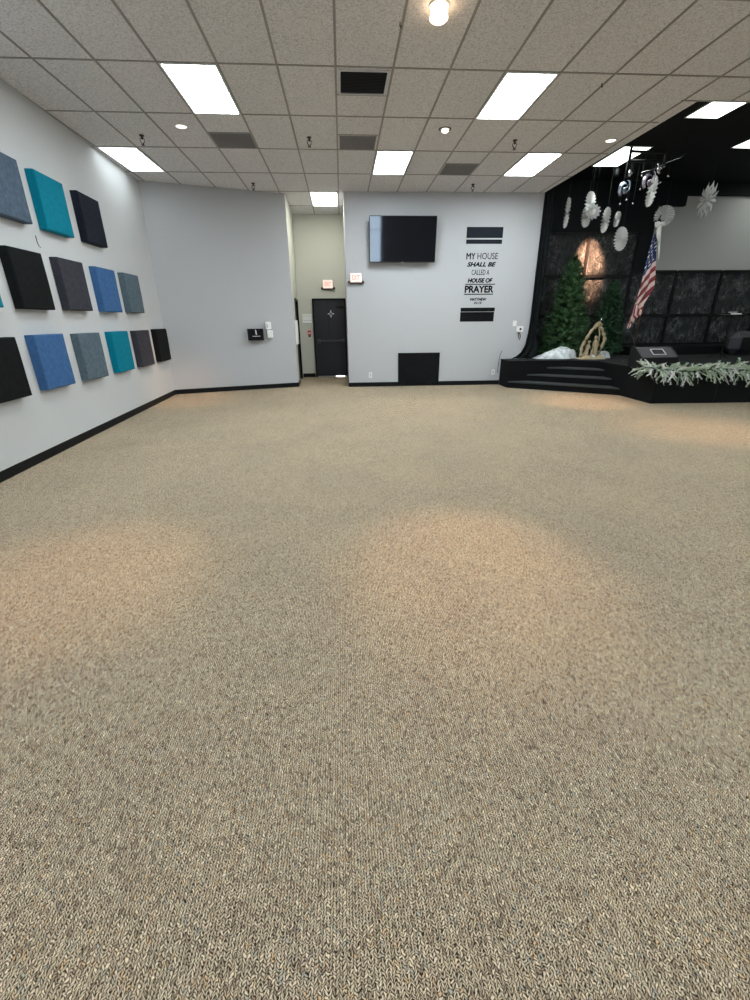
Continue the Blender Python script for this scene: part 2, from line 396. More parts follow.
rs = MB().box(7.35, XR-.02, 11.25, 12.3, .60, .80, .01).build('stage_riser', C['stagecarpet'])
tag(rs, 'low black riser box along the back of the stage', 'riser')

# backdrop panels: black framed sheets of crumpled foil
cols = [(5.06, 6.33, 3.50), (6.33, 7.62, 3.50), (7.62, 8.87, 2.62), (8.87, 10.13, 2.62), (10.13, 11.38, 2.62), (11.38, 12.63, 2.62)]
where = ['behind the taller christmas tree', 'behind the flag pole', 'right of the flag, left half of the low row', 'behind the floor speaker', 'at the right edge of the picture', 'past the right edge']
nm = ['tall black framed foil backdrop panel behind the larger green tree', 'tall black framed foil backdrop panel behind the smaller green tree', 'low black framed foil backdrop panel directly behind the flag',
      'low black framed foil backdrop panel right of the flag above the floor speaker', 'low black framed foil backdrop panel behind the music stand at the right edge', 'low black framed foil backdrop panel farthest right beyond the music stand']
for k, (x0, x1, zt) in enumerate(cols):
    bp = empty('backdrop_panel', ((x0+x1)/2, 12.37, .6), nm[k], 'backdrop panel', 'black foil backdrop panels along the stage back wall')
    zs = [.80, 1.54, 2.50, 3.48] if zt > 3 else [.80, 1.54, 2.60]
    f = MB(); hw = .035
    f.box(x0, x0+hw, 12.32, 12.38, .6, zt); f.box(x1-hw, x1, 12.32, 12.38, .6, zt)
    for z in zs: f.box(x0+hw, x1-hw, 12.32, 12.38, max(z-hw, .6), z+hw)
    f.box(x0+hw, x1-hw, 12.33, 12.38, .6, .77)
    f.build('frame', C['blackmetal'], bp)
    for a, b in zip(zs[:-1], zs[1:]):
        rnd = random.Random(k*7+int(a*10))
        ph = [rnd.uniform(0, 6) for _ in range(8)]
        def fn(u, v, a=a, b=b, x0=x0, x1=x1, ph=ph):
            d = sum(math.sin(u*(3+2.3*i)+ph[i])*math.cos(v*(2.5+1.7*i)+ph[i-1])/(1+i*.5) for i in range(6))*.007
            if u in (0, 1) or v in (0, 1): d = 0
            return (x0+.03+u*(x1-x0-.06), 12.355+d, a+.02+v*(b-a-.04))
        MB().grid(fn, 26, 22).build('foil_sheet', C['foil'], bp, True)
hd = MB().box(4.42, 7.97, 12.30, 12.395, 3.50, SH-.002); hd.box(7.97, 8.67, 12.30, 12.395, 4.06, SH-.002); hd.box(8.67, XR-.01, 12.30, 12.395, 4.29, SH-.002); hd.box(7.62, 7.97, 12.30, 12.395, 2.63, 3.50)
struct('trim_3', hd, C['blackpaint'], 'black header border around the top of the stage back wall')

# ------------------------------------------------------------------ acoustic panels on the left wall
LWF = Frame((-3.53, 4.4), A)
cols_ = dict(teal=((.0, .155, .23), (.0, .20, .29)), slate=((.055, .085, .125), (.095, .13, .18)), navy=((.007, .009, .018), (.013, .017, .028)),
             black=((.003, .004, .0045), (.007, .008, .009)), char=((.030, .030, .040), (.048, .048, .062)), blue=((.035, .10, .24), (.055, .14, .31)), steel=((.07, .105, .135), (.115, .155, .185)))
for k, (a, b) in cols_.items(): C['ap_'+k] = fuzzy('panel_fabric_'+k, a, b, 22, .85, .25, .002, .15, 5)
aps = [(1.09, 2.545, 'slate', 'slate blue square acoustic panel, leftmost of the top row'),
       (2.0, 2.545, 'teal', 'teal square acoustic panel in the middle of the top row'),
       (2.985, 2.56, 'navy', 'navy black square acoustic panel at the right end of the top row'),
       (.155, 1.65, 'teal', 'teal square acoustic panel cut off by the left edge, middle row'),
       (1.095, 1.645, 'black', 'black square acoustic panel in the middle row, below the slate one'),
       (2.04, 1.65, 'char', 'charcoal square acoustic panel in the middle row, below the teal one'),
       (3.03, 1.645, 'blue', 'medium blue square acoustic panel in the middle row'),
       (3.99, 1.65, 'steel', 'steel grey square acoustic panel at the right end of the middle row'),
       (.185, .757, 'black', 'black square acoustic panel in the bottom row cut by the left edge'),
       (1.11, .765, 'blue', 'blue square acoustic panel in the bottom row, second from left'),
       (2.065, .755, 'steel', 'steel grey square acoustic panel in the bottom row between blue and teal'),
       (3.055, .755, 'teal', 'teal square acoustic panel in the bottom row right of the steel grey one'),
       (4.01, .75, 'char', 'charcoal square acoustic panel in the bottom row, second from right'),
       (4.99, .757, 'black', 'black square acoustic panel at the far right of the bottom row')]
for s, z, c, lab in aps:
    M = LWF.M(s, z)
    mb = MB()
    # padded panel: soft pillowed front and rounded edges
    n = 10; L = .608; T = .105
    def prof(u):  # 0..1 -> rounding factor
        e = min(u, 1-u)*L; return 1 - max(0, 1-e/.014)**2
    def fn(u, v): return (u*L, -(T - .012 + .012*min(prof(u), prof(v)) + .002*math.sin(u*7+s*9)*math.sin(v*6+z*5)), v*L)
    us = [0, .006, .014, .023, .1, .3, .5, .7, .9, .977, .986, .994, 1]
    vs = [Vector(fn(u, v)) for v in us for u in us]; N_ = len(us)
    fs = [(j*N_+i, j*N_+i+1, (j+1)*N_+i+1, (j+1)*N_+i) for j in range(N_-1) for i in range(N_-1)]
    mb.add(vs, fs)
    for (p, q) in (((0, 0), (1, 0)), ((1, 0), (1, 1)), ((1, 1), (0, 1)), ((0, 1), (0, 0))):
        mb.add([(p[0]*L, -.001, p[1]*L), (q[0]*L, -.001, q[1]*L), (q[0]*L, -(T-.012), q[1]*L), (p[0]*L, -(T-.012), p[1]*L)], [(0, 1, 2, 3)])
    mb.add([(0, -.001, 0), (L, -.001, 0), (L, -.001, L), (0, -.001, L)], [(3, 2, 1, 0)])
    o = mb.build('acoustic_panel', C['ap_'+c]); o.matrix_world = M
    tag(o, lab, 'acoustic panel', 'square acoustic panels on the left wall')
M = LWF.M(1.87, 2.35); o = MB().tube([(0, -.004, .11), (-.012, -.008, .05), (0, -.012, 0), (.03, -.012, -.01)], .004, 6).build('wall_hook', C['bronze']); o.matrix_world = M
tag(o, 'tiny bent wire hook on the wall below the top acoustic panels', 'hook')

# ------------------------------------------------------------------ ceiling fixtures
def troffer(x, y, z, lab, dm, lx=.5856, ly=1.195):
    t = empty('ceiling_light', (x+lx/2, y+ly/2, z), lab, 'ceiling light', 'rectangular fluorescent ceiling lights')
    f = MB(); w_ = .022
    f.box(x, x+lx, y, y+w_, z-.010, z-.001); f.box(x, x+lx, y+ly-w_, y+ly, z-.010, z-.001)
    f.box(x, x+w_, y+w_, y+ly-w_, z-.010, z-.001); f.box(x+lx-w_, x+lx, y+w_, y+ly-w_, z-.010, z-.001)
    f.build('frame', C['whitemetal'], t)
    d = MB().box(x+w_, x+lx-w_, y+w_, y+ly-w_, z-.007, z-.002).build('diffuser', dm, t)
    return t
g = lambda i, j: (GX0 + i*.6096 + .012, GY0 + j*1.2192 + .012)
vis = [((-3, 0), 'bright ceiling light, nearest on the left side'), ((3, 0), 'bright ceiling light, nearest on the right side'),
       ((-6, 2), 'bright ceiling light against the top of the left wall'), ((1, 2), 'bright ceiling light in the middle above the television'),
       ((5, 2), 'bright ceiling light near the stage corner above the scripture')]
for (i, j), lab in vis:
    troffer(*g(i, j), CH, lab, C['diff_l'] if i == -6 else C['diff'])
troffer(-.575, 10.88, CH, 'ceiling light inside the entry alcove', C['diff_w'])
for n_, (i, j) in enumerate([(-5, -2), (0, -2), (7, -2), (12, -2), (17, -2), (-3, -5), (3, -5), (9, -5), (15, -5), (-4, -8), (2, -8), (8, -8), (14, -8), (13, -1)]):
    troffer(*g(i, j), CH, 'ceiling light behind the viewer, outside the picture', C['diff_b'])
troffer(5.57, 10.06, SH, 'ceiling light behind the hanging stage decorations', C['diff_s'])
troffer(5.80, 7.56, SH, 'ceiling light over the stage at its front edge', C['diff_s'])
troffer(7.74, 8.86, SH, 'ceiling light over the stage at the right picture edge', C['diff_s'])
troffer(10.4, 8.86, SH, 'ceiling light over the stage beyond the right picture edge', C['diff_s'])
troffer(10.4, 10.8, SH, 'ceiling light over the stage back beyond the right picture edge', C['diff_s'])

def vent(x0, x1, y0, y1, lab, dark, fr_):
    t = empty('ceiling_vent', ((x0+x1)/2, (y0+y1)/2, CH), lab, 'vent', 'square vents in the drop ceiling')
    MB().box(x0+.01, x1-.01, y0+.01, y1-.01, CH-.004, CH-.001).build('backing', C['vent_dark'] if dark else C['vent_back'], t)
    f = MB(); w_ = fr_
    f.box(x0, x1, y0, y0+w_, CH-.012, CH-.002); f.box(x0, x1, y1-w_, y1, CH-.012, CH-.002)
    f.box(x0, x0+w_, y0+w_, y1-w_, CH-.012, CH-.002); f.box(x1-w_, x1, y0+w_, y1-w_, CH-.012, CH-.002)
    f.build('frame', C['alu'] if dark else C['tbar'], t)
    gm = MB(); n = 15 if dark else 24
    for k in range(1, n):
        y = y0+w_+(y1-y0-2*w_)*k/n
        gm.box(x0+w_, x1-w_, y-.002, y+.002, CH-.012, CH-.004)
        if not dark:
            x = x0+w_+(x1-x0-2*w_)*k/n; gm.box(x-.002, x+.002, y0+w_, y1-w_, CH-.0115, CH-.0045)
    tag(gm.build('grille', C['vent_dark'] if dark else C['vent_grey'], t), kind=None)
vent(.055, .61, 6.04, 6.585, 'dark ceiling vent with metal frame, nearest of the centre pair', True, .025)
vent(.06, .60, 7.86, 8.39, 'grey ceiling vent, farther of the centre pair', False, .012)
vent(1.88, 2.45, 9.04, 9.62, 'grey ceiling vent right of the middle ceiling light', False, .012)
vent(-1.785, -1.205, 7.85, 8.40, 'grey ceiling vent behind the near left ceiling light', False, .012)

def sprinkler(x, y, lab, L=.13):
    t = empty('sprinkler_head', (x, y, CH), lab, 'sprinkler', 'dark sprinkler heads hanging from the ceiling')
    MB().lathe([(.001, 0), (.034, -.001), (.034, -.008), (.016, -.02), (.012, -.022)], (x, y, CH), 16).build('escutcheon', C['bronze'], t, True)
    b = MB().tube([(x, y, CH-.01), (x, y, CH-.05)], .012, 8)
    for s in (-1, 1): b.tube([(x+s*.012, y, CH-.03), (x+s*.032, y, CH-.055), (x+s*.024, y, CH-L+.05), (x, y, CH-L+.02)], .006, 6)
    b.build('body', C['bronze'], t)
    MB().lathe([(.001, 0), (.024, -.002), (.026, -.006), (.001, -.008)], (x, y, CH-L+.018), 14).build('deflector', C['bronze'], t)
sprinkler(-2.76, 7.97, 'sprinkler head left, above the left wall ceiling light'); sprinkler(-.38, 7.94, 'sprinkler head near the centre left of the vents')
sprinkler(-1.62, 10.30, 'sprinkler head by the top of the angled wall'); sprinkler(2.69, 10.22, 'sprinkler head above the scripture wall'); sprinkler(2.68, 7.92, 'sprinkler head behind the near right ceiling light')
def hook(x, y, lab):
    o = MB().tube([(x, y, CH-.001), (x, y, CH-.03), (x+.012, y, CH-.04), (x+.012, y, CH-.025)], .005, 6).build('ceiling_hook', C['bronze'], origin=(x, y, CH)); tag(o, lab, 'hook')
hook(.615, 5.223, 'tiny dark hook on the ceiling left of the glowing spotlight'); hook(3.045, 6.198, 'tiny dark hook on the ceiling right of the near right light')

def downlight(x, y, aim, lab, kind, power, size=1.0, blend=.9, r=.075):
    t = empty('recessed_spotlight', (x, y, CH), lab, 'spotlight')
    MB().lathe([(r*.98, 0), (r*1.18, -.001), (r*1.18, -.008), (r*.95, -.012), (r*.95, -.001)], (x, y, CH), 28).build('trim_ring', C['whitemetal'] if kind != 'gimbal' else C['bronze'], t, True)
    if kind == 'bulb':   # glowing reflector bulb hanging a little below the ring
        MB().lathe([(.045, 0), (.05, -.02), (.07, -.05), (.078, -.085), (.06, -.10), (.001, -.105)], (x, y, CH), 24).build('bulb', C['lampglass'], t, True)
    elif kind == 'gimbal':
        MB().lathe([(.001, -.012), (.045, -.016), (.05, -.03), (.03, -.045), (.001, -.05)], (x, y-.01, CH), 20).build('bulb', C['lampdim'], t, True)
    else:
        MB().lathe([(r*.95, -.004), (r*.8, -.010), (.001, -.014)], (x, y, CH), 24).build('lens', C['lampdim'], t, True)
    ld = bpy.data.lights.new('lamp', 'SPOT'); ld.energy = power; ld.color = (1, .62, .36); ld.spot_size = size; ld.spot_blend = blend; ld.shadow_soft_size = .05
    lo = bpy.data.objects.new('lamp_light', ld); COL.objects.link(lo); lo.parent = t
    d = Vector(aim) - Vector((x, y, CH-.12)); lo.rotation_euler = d.to_track_quat('-Z', 'Y').to_euler(); lo.location = (0, 0, -.12)
downlight(.92, 4.98, (.8, 2.4, 0), 'glowing warm bulb spotlight at the top of the picture', 'bulb', SPOT*1.2, .46)
downlight(-2.09, 7.62, (-3.3, 9.5, 0), 'white recessed spotlight between the two left ceiling lights', 'lens', SPOT*.7, .6)
downlight(1.54, 7.56, (1.6, 8.0, 0), 'ring shaped recessed spotlight right of the centre vents', 'gimbal', SPOT*.15, .8)
downlight(4.13, 7.86, (4.65, 8.3, 0), 'white recessed spotlight beside the stage ceiling edge', 'lens', SPOT*1.1, .62)
downlight(-1.75, 3.0, (-1.75, 2.5, 0), 'recessed spotlight above the left warm floor patch, out of view', 'lens', SPOT*.55, .55)
downlight(6.2, 4.4, (5.1, 5.9, 0), 'recessed spotlight right of the picture over the carpet', 'lens', SPOT*1.0, .6)

# ------------------------------------------------------------------ front wall fittings
# television, tilted slightly down on a bracket
tv = empty('television', (1.37, TW(1.37), 3.1), 'large black flat television hung high on the grey wall', 'television')
Mt = Matrix.Translation((1.36, 10.64, 3.07)) @ Matrix.Rotation(math.radians(6.0), 4, 'X')
W2, H2 = .715, .43
MB().box(-W2, W2, -.012, .035, -H2, H2, .006, Mt).build('housing', C['tvframe'], tv)
MB().box(-W2+.012, W2-.012, -.0145, -.0125, -H2+.02, H2-.012, 0, Mt).build('screen', C['screen'], tv)
MB().box(-.02, .02, -.0155, -.0125, -H2+.004, -H2+.012, 0, Mt).build('badge', C['white'], tv)
b = MB().box(-.18, .18, .035, .06, -.15, .15, 0, Mt); b.box(-.16+1.365, .16+1.365, 10.69, TW(1.37)-.002, 2.98, 3.2)
b.build('wall_bracket', C['blackmetal'], tv)

wy = lambda x: TW(x)-.002
def bar(parent, x0, x1, z0, z1, m, name='bar', sk=0):
    t = .004
    vs = [(x0, TW(x0)-t, z0), (x1, TW(x1)-t, z0), (x1+sk, TW(x1+sk)-t, z1), (x0+sk, TW(x0)-t, z1), (x0, TW(x0)-.0005, z0), (x1, TW(x1)-.0005, z0), (x1+sk, TW(x1)-.0005, z1), (x0+sk, TW(x0)-.0005, z1)]
    return MB().add(vs, [(0, 1, 2, 3), (0, 4, 5, 1), (1, 5, 6, 2), (2, 6, 7, 3), (3, 7, 4, 0), (7, 6, 5, 4)]).build(name, m, parent)
t = empty('wall_decal', (3.175, TW(3.2), 3.18), 'pair of black bars above the scripture lettering', 'wall decal')
bar(t, 2.775, 3.578, 3.128, 3.335, C['inkblue']); bar(t, 2.775, 3.572, 3.016, 3.098, C['inkblue'])
t = empty('wall_decal', (3.145, TW(3.2), 1.58), 'pair of touching black bars below the scripture lettering', 'wall decal')
bar(t, 2.745, 3.545, 1.652, 1.735, C['ink']); bar(t, 2.742, 3.535, 1.437, 1.643, C['ink'])
t = empty('wall_lettering', (3.15, TW(3.2), 2.3), 'black scripture lettering reading my house shall be called a house of prayer', 'wall lettering')
ty = lambda x: TW(x)-.003
for body, x0, x1, z0, z1, off, sh, bo in [('MY', 2.805, 3.0, 2.718, 2.838, -.002, 0, .005), ('HOUSE', 3.05, 3.51, 2.72, 2.843, -.004, 0, .0015), ('SHALL BE', 2.835, 3.475, 2.576, 2.66, .01, .28, .006), ('CALLED A', 2.945, 3.345, 2.408, 2.512, -.002, 0, .0015),
                                       ('HOUSE OF', 2.87, 3.43, 2.254, 2.34, .01, .22, .006), ('PRAYER', 2.815, 3.47, 2.05, 2.19, .014, 0, .006), ('MATTHEW', 2.95, 3.325, 1.882, 1.936, -.002, .15, .005), ('21:13', 3.045, 3.215, 1.815, 1.857, 0, .15, .005)]:
    text_mesh(body, 'lettering', t, C['ink'], x0, x1, z0, z1, ty, off, sh, bo)
bar(t, 2.815, 3.50, 2.210, 2.229, C['ink'], 'rule'); bar(t, 2.80, 3.475, 2.005, 2.025, C['ink'], 'rule')

# black cloth hung over the low wall hatch
hc = MB()
def fn(u, v):
    x = 1.306+u*1.0 - .01*v*(u-.5); z = .765 - v*.735
    d = .020 + .010*math.sin(u*19+v*3)*v + .008*math.sin((u-.5)**2*26+v*9)*math.sin(PI*u)
    return (x, TW(x)-d, z)
hc.grid(fn, 50, 30); hc.grid(lambda u, v: (1.306+u*1.0, TW(1.8)-.004-(.03 if v else 0), .765), 10, 1)
tag(hc.build('wall_cloth', C['hatchcloth'], smooth=True, origin=(1.8, TW(1.8), 0)), 'black square cloth covering an opening low on the grey wall', 'cloth')

def exit_sign(x, y, z, lab, W=.26, H=.19):
    t = empty('exit_sign', (x, y, z), lab, 'exit sign', 'lit exit signs')
    MB().box(x-W/2, x+W/2, y-.055, y-.002, z-H/2, z+H/2, .012).build('housing', C['white'], t)
    MB().box(x-W/2+.012, x+W/2-.012, y-.059, y-.0555, z-H/2+.014, z+H/2-.012).build('face', C['exitface'], t)
    text_mesh('EXIT', 'lettering', t, C['exitletter'], x-.085, x+.085, z-.045, z+.055, y-.0605, .02)
    b = MB().box(x-W/2-.005, x+W/2+.005, y-.05, y-.003, z-H/2-.028, z-H/2+.002, .004); b.build('battery_case', C['bronze'], t)
    for s in (-1, 1):
        MB().lathe([(.001, -.03), (.022, -.028), (.028, .015), (.001, .018)], (0, 0, 0), 12, Matrix.Translation((x+s*(W/2+.025), y-.045, z-H/2+.01)) @ Matrix.Rotation(PI/2, 4, 'X')).build('emergency_lamp', C['bronze'], t, True)
exit_sign(.347, TW(.35), 2.355, 'lit red exit sign on the grey wall left of the television')
exit_sign(-.33, 12.98, 2.375, 'lit red exit sign above the black door in the alcove', .27, .21)

def plate(name, x, z, w_, h_, lab, cat, m='white', extra=None, y=None, th=.008):
    y = TW(x) if y is None else y
    t = empty(name, (x, y, z), lab, cat)
    MB().box(x-w_/2, x+w_/2, y-th, y-.001, z-h_/2, z+h_/2, .002).build('cover_plate', C[m], t)
    if extra: extra(t, x, y-th, z)
    return t
def sockets(t, x, y, z):
    for dz in (-.02, .02): MB().box(x-.016, x+.016, y-.002, y, z+dz-.012, z+dz+.012).build('socket', C['vent_grey'], t)
plate('wall_outlet', .647, .27, .075, .12, 'white wall outlet left of the black cloth', 'outlet', extra=sockets)
plate('wall_outlet', 3.639, .295, .075, .12, 'white wall outlet near the left end of the stage', 'outlet', extra=sockets)
plate('wall_switch', 4.045, 1.39, .09, .12, 'small white switch plate on the wall beside the stage drape', 'switch', extra=lambda t, x, y, z: MB().box(x-.012, x+.012, y-.004, y, z-.03, z+.03).build('rocker', C['white'], t), th=.02)
def audio(t, x, y, z):
    MB().lathe([(.001, .012), (.022, .010), (.026, 0)], (0, 0, 0), 14, Matrix.Translation((x+.015, y, z)) @ Matrix.Rotation(PI/2, 4, 'X')).build('knob', C['blackmetal'], t)
plate('control_box', 4.18, 1.265, .16, .13, 'white wall control box with a black knob beside the stage drape', 'control box', extra=audio, th=.03)
o = MB().tube([(4.16, 10.77, 1.20), (4.155, 10.75, 1.10), (4.19, 10.75, 1.03), (4.205, 10.75, 1.10), (4.18, 10.77, 1.19)], .008, 6).build('coiled_cable', C['blackmetal'], origin=(4.17, 10.77, 1.1)); tag(o, 'short black cable loop hanging below the white control box', 'cable')
o = MB().tube([(3.80, 10.785, .78), (3.76, 10.77, .68), (3.74, 10.76, .50), (3.735, 10.76, .36), (3.745, 10.78, .28)], .006, 6).build('hanging_cable', C['blackmetal'], origin=(3.8, 10.77, .5)); tag(o, 'thin black cable on the wall at the left end of the stage', 'cable')
plate('thermostat', .33, 2.75, .08, .10, 'small grey painted wall plate above the exit sign', 'wall plate', 'wall')
plate('wall_plate', -.74, 3.66, .10, .13, 'small cream painted plate high on the alcove wall', 'wall plate', 'cream', y=12.98)

# ------------------------------------------------------------------ angled wall fittings
AW = Frame(A, B_)
t = empty('drop_box', AW.M(1.865, 1.1).translation, 'black wall box with small white emblem on the angled wall', 'wall box')
MB().box(-.165, .165, -.16, -.001, -.01, .235, .006, AW.M(1.865, 1.10)).build('box_body', C['ink'], t)
M = AW.M(1.865, 1.10, .162)
e = MB().box(-.010, .012, -.002, 0, .12, .195, 0, M); e.box(-.018, -.004, -.002, 0, .195, .215, 0, M); e.box(.004, .018, -.002, 0, .105, .12, 0, M)
e.build('emblem', C['white'], t)
MB().box(-.085, .085, -.002, 0, .074, .083, 0, M).build('small_mark', C['white'], t)
t = empty('sanitizer_dispenser', AW.M(2.18, 1.1).translation, 'white hand sanitizer dispenser beside the black wall box', 'dispenser')
MB().box(-.065, .065, -.09, -.001, .18, .345, .012, AW.M(2.165, 1.13)).build('upper_body', C['white'], t)
MB().box(-.065, .065, -.11, -.001, .0, .172, .012, AW.M(2.185, 1.13)).build('lower_body', C['white'], t)
MB().box(-.06, .06, -.08, -.002, .165, .186, 0, AW.M(2.18, 1.13)).build('seam', C['bronze'], t)
MB().box(-.035, -.018, -.094, -.088, .22, .30, 0, AW.M(2.165, 1.13)).build('level_window', C['vent_grey'], t)

# alcove: side door opening and sign holder, back door
dl = struct('door_1', MB().prism([(AX(11.73)-.04, 11.73), (AX(12.70)-.04, 12.70), (AX(12.70)-.085, 12.70), (AX(11.73)-.085, 11.73)], 0.005, 1.95), C['doorframe'], 'dark side door seen edge on in the alcove')
f = MB().prism([(AX(11.68)+.012, 11.68), (AX(11.73)+.012, 11.73), (AX(11.73)-.1, 11.73), (AX(11.68)-.1, 11.68)], 0.002, 2.0); f.prism([(AX(12.70)+.012, 12.70), (AX(12.75)+.012, 12.75), (AX(12.75)-.1, 12.75), (AX(12.70)-.1, 12.70)], 0.002, 2.0)
f.prism([(AX(11.73)+.012, 11.73), (AX(12.70)+.012, 12.70), (AX(12.70)-.1, 12.70), (AX(11.73)-.1, 11.73)], 1.95, 2.0); f.build('door_frame', C['doorframe'], dl)
t = empty('sign_holder', (-1.07, 11.3, 1.2), 'white paper notice standing out from the alcove side wall', 'notice')
MB().prism([(AX(11.15)+.002, 11.15), (AX(11.15)+.055, 11.15), (AX(11.5)+.055, 11.5), (AX(11.5)+.002, 11.5)], .97, 1.50).build('holder', C['white'], t)
MB().prism([(AX(11.17)+.0552, 11.17), (AX(11.17)+.058, 11.17), (AX(11.48)+.058, 11.48), (AX(11.48)+.0552, 11.48)], 1.0, 1.47).build('sheet', C['paper'], t)

X0, X1 = -.775, .125
dr = struct('door_2', MB().box(X0+.045, X1-.045, 12.935, 12.975, .03, 1.99), C['door'], 'black exit door at the back of the alcove')
f = MB().box(X0, X0+.045, 12.90, 12.978, 0, 2.035); f.box(X1-.045, X1, 12.90, 12.978, 0, 2.035); f.box(X0+.045, X1-.045, 12.90, 12.978, 1.99, 2.035)
f.build('door_frame', C['doorframe'], dr)
f = MB().box(X0+.09, X1-.06, 12.87, 12.905, .94, .99, .008); f.box(X0+.08, X0+.18, 12.875, 12.934, .91, 1.02, .008); f.box(X1-.15, X1-.055, 12.875, 12.934, .92, 1.01, .008)
f.build('push_bar', C['spk'], dr)
MB().box(-.15, X1-.06, 12.90, 12.932, 1.80, 1.86, .006).build('door_closer', C['blackmetal'], dr)
MB().box(-.36, -.352, 12.931, 12.9345, 1.05, 1.97).build('panel_seam', C['doorframe'], dr)
e = MB(); 
for a in range(4):
    R_ = Matrix.Translation((-.285, 12.931, 1.655)) @ Matrix.Rotation(a*PI/2, 4, 'Y')
    e.add([R_ @ Vector(v) for v in [(.02, 0, -.006), (.085, 0, -.010), (.085, 0, .010), (.02, 0, .006)]], [(0, 1, 2, 3)])
    e.add([R_ @ Vector(v) for v in [(.03, 0, .03), (.045, 0, .02), (.03, 0, .045)]], [(0, 1, 2)])
e.build('cross_emblem', C['white'], dr)
g_ = MB().box(-.20, .03, 12.92, 12.93, .004, .026); g_.build('light_gap', C['lightgap'], dr)
MB().box(X0+.05, X1-.05, 12.93, 12.97, 0.001, .006).build('threshold', C['alu'], dr)
t = empty('notice_board', (-.935, 12.98, 1.54), 'white notice sheet with two rows of marks left of the black door', 'notice')
MB().box(-1.06, -.81, 12.968, 12.979, 1.43, 1.655, .003).build('panel', C['white'], t)
for k in range(6): MB().box(-1.04+.04*k, -1.02+.04*k, 12.966, 12.968, 1.60, 1.612).build('mark', C['vent_grey'], t)
for k in range(5): MB().box(-1.03+.045*k, -1.005+.045*k, 12.966, 12.968, 1.485, 1.495).build('mark', C['vent_grey'], t)
t = empty('fire_alarm', (-.885, 12.98, 1.15), 'red fire alarm pull station left of the black door', 'fire alarm')
MB().box(-.94, -.85, 12.94, 12.979, 1.12, 1.24, .006).build('housing', C['red'], t)
MB().box(-.925, -.865, 12.935, 12.94, 1.16, 1.185).build('pull_handle', C['white'], t)
MB().box(-.925, -.865, 12.945, 12.979, 1.07, 1.118).build('lower_box', C['bronze'], t)

# ------------------------------------------------------------------ drape at the stage corner
dp = MB()
LE = [(3.955, 4.41), (3.19, 4.412), (2.2, 4.41), (1.68, 4.395), (1.2, 4.365), (.908, 4.325), (.75, 4.24), (.66, 4.13), (.615, 4.02)]
def lerp(tab, z):
    for (z0, x0), (z1, x1) in zip(tab[:-1], tab[1:]):
        if z <= z0 and z >= z1: return x0+(x1-x0)*(z0-z)/(z0-z1)
    return tab[-1][1] if z < tab[-1][0] else tab[0][1]
def fn(u, v):
    z = 3.955 - (3.955-.612)*(v**.8 if v < 1 else 1)
    x = lerp(LE, z); wd = .22 + .45*max(0, (1.2-z))
    return (x+u*wd, 10.735 - .03*math.sin(u*16+z*.8)*(.5+.5*v) - .05*max(0, 1-z)*1 + (.03 if x+u*wd > 4.42 else 0), z)
dp.grid(fn, 34, 60)
tag(dp.build('stage_drape', C['drape'], smooth=True, origin=(4.5, 10.75, .6)), 'long black drape flaring onto the stage at the wall corner', 'drape')

# ------------------------------------------------------------------ christmas trees
def tree(cx, cy, z0, H_, R_, lab, m, seed, skew=0):
    rnd = random.Random(seed)
    t = empty('christmas_tree', (cx, cy, z0), lab, 'tree', 'green artificial trees on the stage')
    b = MB().tube([(cx, cy, z0+.02), (cx, cy, z0+H_*.95)], [.035, .01], 8)
    for a in range(3): b.tube([(cx, cy, z0+.12), (cx+.22*math.cos(a*2.1), cy+.22*math.sin(a*2.1), z0+.012)], .012, 6)
    b.build('trunk', C['trunk'], t)
    nd = MB(); nb = 520
    for k in range(nb):
        h = 1-(1-k/nb)**.95; h = .05+.95*h
        rr = R_*(1-h)**.66*rnd.uniform(.66, 1.10)+.04
        a = k*2.39996+rnd.uniform(-.2, .2); zb = z0+H_*h
        dx, dy = math.cos(a), math.sin(a); up = rnd.uniform(.10, .4)
        base = Vector((cx, cy, zb-.06)); tip = Vector((cx+dx*rr, cy+dy*rr, zb+up*rr*.6-.10*(1-h)))
        if h > .97: tip = Vector((cx+dx*.03, cy+dy*.03, z0+H_))
        L = (tip-base).length; d = (tip-base).normalized(); s1 = d.cross(Vector((0, 0, 1))).normalized(); s2 = s1.cross(d)
        n = int(16+rr*44)
        for q in range(n):
            f_ = .25+.75*(q+rnd.random())/n if L > .2 else rnd.random()
            p = base.lerp(tip, f_); th = rnd.uniform(0, 2*PI); ln = rnd.uniform(.05, .095)
            o_ = (s1*math.cos(th)+s2*math.sin(th)); e_ = (o_*.85+d*.7).normalized()*ln; wv = d.cross(o_).normalized()*.0075
            nd.add([p-wv, p+wv, p+e_*.6+wv*1.1, p+e_, p+e_*.6-wv*1.1], [(0, 1, 2, 3, 4)])
    nd.build('foliage', m, t)
tree(5.56, 11.35, .6, 2.22, .64, 'taller green artificial christmas tree on the left of the stage', C['needle'], 1)
tree(6.80, 11.65, .6, 1.74, .46, 'smaller darker green christmas tree behind the nativity stable', C['needle2'], 2)

